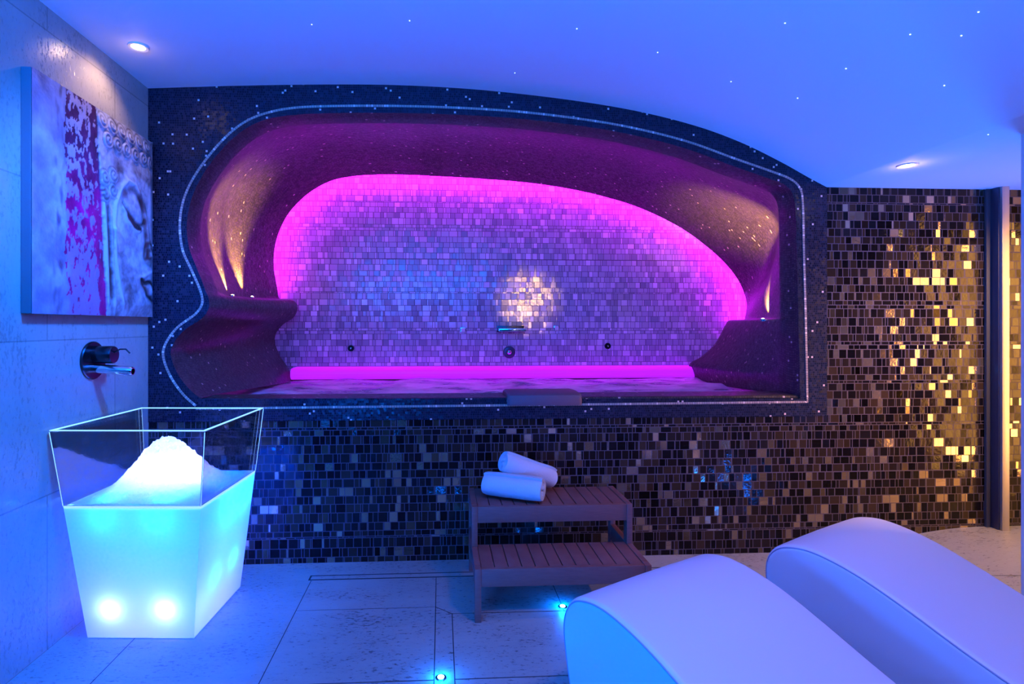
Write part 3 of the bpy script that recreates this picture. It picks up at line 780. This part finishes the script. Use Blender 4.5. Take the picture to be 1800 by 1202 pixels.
# ------------------------------------------------------------------ wall tap
t = thing('wall_tap', 'round wall tap with clear spout above the ice bin', 'tap', (XL, 2.53, 1.142))
RXm = Matrix.Rotation(math.pi/2, 4, 'Y')      # axis to +x
bm = bmesh.new(); lathe(bm, [(0.086, 0.0), (0.086, 0.006), (0.082, 0.010), (0.02, 0.010)], 48, RXm); shade_auto(obj('wall_plate', bm, M['dark_metal'], t))
bm = bmesh.new(); lathe(bm, [(0.040, 0.009), (0.040, 0.085), (0.037, 0.090), (0.004, 0.091)], 40, Matrix.Translation((0, 0.012, 0.025)) @ RXm); shade_auto(obj('body', bm, M['dark_metal'], t))
bm = bmesh.new(); lathe(bm, [(0.021, 0.010), (0.021, 0.175), (0.018, 0.182), (0.014, 0.182), (0.014, 0.150)], 28, Matrix.Translation((0, -0.004, -0.034)) @ Matrix.Rotation(math.radians(5), 4, 'Y') @ RXm); shade_auto(obj('spout', bm, M['chrome'], t))
bm = bmesh.new(); tube(bm, [(0.088, 0.012, 0.035), (0.115, 0.012, 0.050), (0.14, 0.012, 0.050), (0.158, 0.012, 0.032)], 0.0035, 8); shade_auto(obj('lever', bm, M['dark_metal'], t))

# ------------------------------------------------------------------ relief picture
ya_, yb_ = 2.112, 2.962; zb_, zt_ = 1.345, 2.272; TH = 0.042
PW, PH = yb_-ya_, zt_-zb_
t = thing('relief_picture', 'square canvas with serene carved face and mottled pink band on the stone wall', 'picture', (XL, (ya_+yb_)/2, zb_))
bm = bmesh.new(); box(bm, (0.0, -PW/2, 0), (TH-0.004, PW/2, PH), 0.003); obj('stretcher_box', bm, M['canvas_edge'], t)
def gss(x, s): return math.exp(-(x/s)**2)
def arcdist(x, y, cx, cy, rx, ry):
    return abs(math.hypot((x-cx)/rx, (y-cy)/ry)-1)*min(rx, ry)
curls = []
for r_ in range(5):
    for c_ in range(7):
        x = 0.49+c_*0.086+(0.043 if r_ % 2 else 0); y = 0.955-r_*0.082
        lim = 0.80+0.06*gss(x-0.58, 0.06)-0.02
        if (r_ < 2 or y > 0.78-0.9*(x-0.62) and x < 0.64) and x < 1.02: curls.append((x, y))
for y in (0.60, 0.68): curls.append((0.505, y)); curls.append((0.575, y+0.03))
def segd(x, y, pts):
    d = 9
    for (ax, ay), (bx, by) in zip(pts, pts[1:]):
        dx, dy = bx-ax, by-ay; k_ = max(0, min(1, ((x-ax)*dx+(y-ay)*dy)/(dx*dx+dy*dy)))
        d = min(d, math.hypot(x-ax-k_*dx, y-ay-k_*dy))
    return d
brow = [(0.585, 0.44), (0.60, 0.56), (0.64, 0.66), (0.70, 0.71), (0.77, 0.70), (0.84, 0.63), (0.89, 0.53), (0.91, 0.42), (0.915, 0.34)]
lid = [(0.66, 0.585), (0.70, 0.54), (0.75, 0.505), (0.80, 0.49), (0.845, 0.50), (0.865, 0.525)]
lidlo = [(0.655, 0.565), (0.69, 0.50), (0.75, 0.465), (0.80, 0.455), (0.85, 0.48)]
ear1 = [(0.475, 0.62), (0.50, 0.52), (0.515, 0.40), (0.525, 0.25), (0.535, 0.0)]
ear2 = [(0.505, 0.62), (0.555, 0.50), (0.565, 0.36), (0.58, 0.20), (0.60, 0.0)]
jaw = [(0.59, 0.44), (0.60, 0.30), (0.63, 0.16), (0.68, 0.0)]
lip_m = [(0.83, 0.205), (0.87, 0.185), (0.92, 0.195), (1.0, 0.18)]
lip_u = [(0.83, 0.21), (0.89, 0.235), (0.94, 0.255), (0.97, 0.24), (1.0, 0.245)]
lip_l = [(0.84, 0.185), (0.89, 0.12), (0.95, 0.095), (1.0, 0.095)]
nosw = [(0.875, 0.335), (0.885, 0.375), (0.915, 0.395), (0.95, 0.385), (0.965, 0.355)]
def relief(x, y):
    h = 0.0; n1 = noise.fractal(Vector((x*9, y*9, 1)), 0.9, 2.1, 4); n2 = noise.noise(Vector((x*40, y*16, 5)))
    n3 = noise.fractal(Vector((x*30, y*30, 8)), 0.8, 2.1, 3)
    edge = 0.445+0.115*max(0, 1-y)*0.75+0.004*n1
    if x < edge-0.0:
        band = sstep(0.215+0.02*n1, 0.25+0.02*n1, x)
        blot = noise.fractal(Vector((x*30, y*17, 11)), 0.7, 2.0, 3)+0.15*noise.noise(Vector((x*6, y*5, 2)))
        thr = -0.10+0.50*sstep(0.42, 0.12, y)*(1-sstep(edge-0.07, edge-0.03, x)*1.2)
        thr -= 0.35*sstep(edge-0.10, edge-0.02, x)
        pink = band*(1 if blot > thr+0.06 else 0)
        h = 0.0012*n1+0.0010*n3+(0.0 if pink else 0.0016)*band
        crack = max(0, n2)*gss(x-0.17, 0.045)
        base = Vector((0.56, 0.56, 0.66))*(0.92+0.25*n1)
        base = base.lerp(Vector((0.30, 0.28, 0.34)), min(1, 1.6*crack))
        up = sstep(0.45, 0.8, y)
        pk = Vector((0.78, 0.05, 0.40)).lerp(Vector((0.30, 0.14, 0.28)), up)
        lt = Vector((0.60, 0.42, 0.56)).lerp(Vector((0.62, 0.56, 0.62)), up)
        col = base.lerp(lt, band*0.85)
        if pink: col = pk*(0.9+0.3*n1)
        return h, col
    # carved side
    sil = Vector((0.68, 0.68, 0.72)); brz = Vector((0.20, 0.15, 0.15))
    patina_shade = 0.14+0.26*n1  # bronze patina, plus highlights painted on ridges and shade in creases
    h = 0.006
    for cx_, cy_ in curls:
        d = math.hypot((x-cx_), (y-cy_))
        if d < 0.046:
            a = math.atan2(y-cy_, x-cx_); sp_ = math.cos(d/0.046*4.2*math.pi-a)
            h = 0.007+0.008*(1-(d/0.046)**2)+0.0030*sp_; patina_shade = 0.10+0.38*(0.5-0.5*sp_)+0.2*n1
    face = sstep(0.56, 0.66, x)*(1-sstep(0.74, 0.84, y-0.25*(x-0.85)))
    if not any(math.hypot(x-a, y-b) < 0.046 for a, b in curls):
        h += 0.014*math.sin(min(1, max(0, (x-0.53)/0.40))*math.pi*0.55)*face
        d = segd(x, y, brow); h += 0.009*gss(d, 0.014); patina_shade -= 0.35*gss(d, 0.010)
        patina_shade += 0.42*gss(segd(x, y, [(a+0.020, b-0.035) for a, b in brow[2:6]]), 0.022)
        patina_shade += 0.55*gss(segd(x, y, [(a-0.012, b) for a, b in brow[5:]]), 0.03)
        h -= 0.006*gss(segd(x, y, [(a-0.012, b) for a, b in brow[5:]]), 0.03)
        patina_shade += 0.55*gss(segd(x, y, [(0.60, 0.70), (0.66, 0.77), (0.78, 0.79), (0.95, 0.73)]), 0.035)*(0.45+0.5*n1)
        patina_shade += 0.14*sstep(0.42, 0.10, y)*(0.6+0.8*n1)
        e = math.hypot((x-0.755)/0.105, (y-0.555)/0.095)
        if e < 1: h += 0.011*(1-e*e)
        d = segd(x, y, lid); h -= 0.006*gss(d, 0.008); patina_shade += 0.45*gss(d, 0.009)
        d = segd(x, y, [(0.70, 0.525), (0.76, 0.484), (0.82, 0.475)]); patina_shade += 1.3*gss(d, 0.013)
        d = segd(x, y, lidlo); h += 0.004*gss(d, 0.007); patina_shade -= 0.3*gss(d, 0.006)
        d = math.hypot((x-0.93)/0.055, (y-0.34)/0.055)
        if d < 1: h += 0.012*(1-d*d)
        d = segd(x, y, nosw); h += 0.004*gss(d, 0.008); patina_shade += 0.5*gss(d-0.015, 0.012)
        patina_shade += 0.5*gss(math.hypot(x-0.93, y-0.30), 0.035)
        d = segd(x, y, lip_m); h -= 0.008*gss(d, 0.008); patina_shade += 1.2*gss(d, 0.010)
        d = segd(x, y, lip_u); h += 0.007*gss(d, 0.014); patina_shade -= 0.3*gss(d, 0.010)
        d = segd(x, y, [(0.88, 0.15), (0.94, 0.14), (1.0, 0.145)]); h += 0.009*gss(d, 0.028)
        d = segd(x, y, lip_l); h -= 0.005*gss(d, 0.010); patina_shade += 0.7*gss(d, 0.012)
        for ln in (ear1, ear2, jaw):
            d = segd(x, y, ln); h += 0.008*gss(d, 0.011); patina_shade -= 0.3*gss(d, 0.010)
        d = segd(x, y, [(0.535, 0.60), (0.545, 0.45), (0.555, 0.30), (0.57, 0.1)]); patina_shade += 0.7*gss(d, 0.015); h -= 0.005*gss(d, 0.012)
        patina_shade += 0.25*gss(segd(x, y, [(0.66, 0.30), (0.72, 0.12), (0.74, 0.0)]), 0.05)
    h += 0.0015*n3+0.0012*n1
    patina_shade = max(0, min(1, patina_shade+0.25*n3))
    return h, sil.lerp(brz, patina_shade)
bm = bmesh.new(); cl = bm.loops.layers.color.new('paint'); NX_, NY_ = 210, 230; g = []; cc = []
for j in range(NY_+1):
    rw = []; cr_ = []
    for i in range(NX_+1):
        x, y = i/NX_, j/NY_; h, c = relief(x, y)
        e = min(1, min(x, 1-x, y, 1-y)*16)
        rw.append(bm.verts.new((TH-0.003+0.95*h*e+0.002, -PW/2+x*PW, y*PH))); cr_.append((max(0, c.x), max(0, c.y), max(0, c.z), 1))
    g.append(rw); cc.append(cr_)
for j in range(NY_):
    for i in range(NX_):
        q = ((j, i), (j, i+1), (j+1, i+1), (j+1, i)); f = bm.faces.new([g[a][b] for a, b in q])
        for lp, (a, b) in zip(f.loops, q): lp[cl] = cc[a][b]
k = NT('impasto_paint'); at_ = k.n('ShaderNodeVertexColor'); at_.layer_name = 'paint'
k.l(at_.outputs['Color'], k.b.inputs['Base Color']); k.b.inputs['Roughness'].default_value = 0.36
k.l(k.bump(k.noise(k.n('ShaderNodeTexCoord').outputs['Object'], 70, 6), 0.4, 0.005), k.b.inputs['Normal'])
o = obj('painted_relief', bm, k.m, t, smooth=True)

# ------------------------------------------------------------------ loungers
LW = math.radians(28); wv = Vector((math.cos(LW), math.sin(LW), 0)); lv = Vector((math.sin(LW), -math.cos(LW), 0))
TOP = [(-0.100, 0.03), (-0.118, 0.12), (-0.140, 0.22), (-0.152, 0.31), (-0.140, 0.375), (-0.10, 0.425), (-0.04, 0.450), (0.03, 0.458), (0.12, 0.446), (0.22, 0.418), (0.34, 0.370), (0.50, 0.300), (0.68, 0.235), (0.88, 0.195), (1.08, 0.20), (1.28, 0.29), (1.48, 0.46), (1.66, 0.66), (1.78, 0.78), (1.84, 0.80), (1.86, 0.76)]
BOT = [(1.80, 0.60), (1.62, 0.38), (1.45, 0.18), (1.30, 0.06), (1.10, 0.03), (0.5, 0.03), (0.1, 0.03)]
def lounger(A, width, lab, group):
    t = thing('wave_lounger', lab, 'lounger', (A[0], A[1], 0), group)
    top = catmull([Vector((s, 0, z)) for s, z in TOP], 5); prof = top+catmull([Vector((s, 0, z)) for s, z in BOT], 4)
    n = len(prof); nr = outward(prof+[prof[0]])[:n]
    ctr = Vector((0.4, 0, 0.2))
    if nr[len(top)//3].z < 0: nr = [-v for v in nr]
    bm = bmesh.new(); secs = []
    rd = 0.022
    ws = [(0, rd)]
    offs = []
    for a in (0, 20, 40, 60, 80, 90): 
        r_ = math.radians(a); offs.append((rd*(1-math.sin(r_)), rd*(1-math.cos(r_))))
    seq = [(w_, i_) for i_, w_ in offs]            # (along width, inset)
    seq = [(o_[1], o_[0]) for o_ in offs]
    seq = sorted(seq)
    stations_ = seq + [(width*f_, -0.004*math.sin(math.pi*f_)) for f_ in (0.1, 0.3, 0.5, 0.7, 0.9)] + [(width-w_, i_) for w_, i_ in reversed(seq)]
    for w_, ins in stations_:
        ring_ = []
        for p, q in zip(prof, nr):
            pp = p-q*ins
            ring_.append(bm.verts.new(lv*pp.x+wv*w_+Vector((0, 0, max(0.012, pp.z)))))
        secs.append(ring_)
    for a, b in zip(secs, secs[1:]):
        for i in range(n): bm.faces.new((a[i], a[(i+1) % n], b[(i+1) % n], b[i]))
    bm.faces.new(secs[0]); bm.faces.new(secs[-1][::-1])
    shade_auto(obj('body', bm, M['leather'], t), 50)
    for w_ in (0.004, width-0.004):
        bm = bmesh.new()
        tube(bm, [lv*(p-q*0.010).x+wv*w_+Vector((0, 0, (p-q*0.010).z)) for p, q in list(zip(top, nr))[2:]], 0.0028, 6)
        obj('piping', bm, M['piping'], t, smooth=True)
    bm = bmesh.new()
    a0 = [lv*s_+wv*w_ for s_, w_ in ((-0.07, 0.05), (1.2, 0.05), (1.2, width-0.05), (-0.07, width-0.05))]
    lo = [bm.verts.new(p) for p in a0]; hi = [bm.verts.new(p+Vector((0, 0, 0.028))) for p in a0]
    bm.faces.new(lo[::-1]); bm.faces.new(hi)
    for i in range(4): bm.faces.new((lo[i], lo[(i+1) % 4], hi[(i+1) % 4], hi[i]))
    obj('plinth', bm, M['plinth'], t)
lounger((0.466, 1.622), 0.66, 'white padded wave lounger nearest the viewer with blue-lit side', 'white wave loungers')
lounger((1.372, 1.985), 0.62, 'white padded wave lounger farther away beside the gold tiled wall', 'white wave loungers')
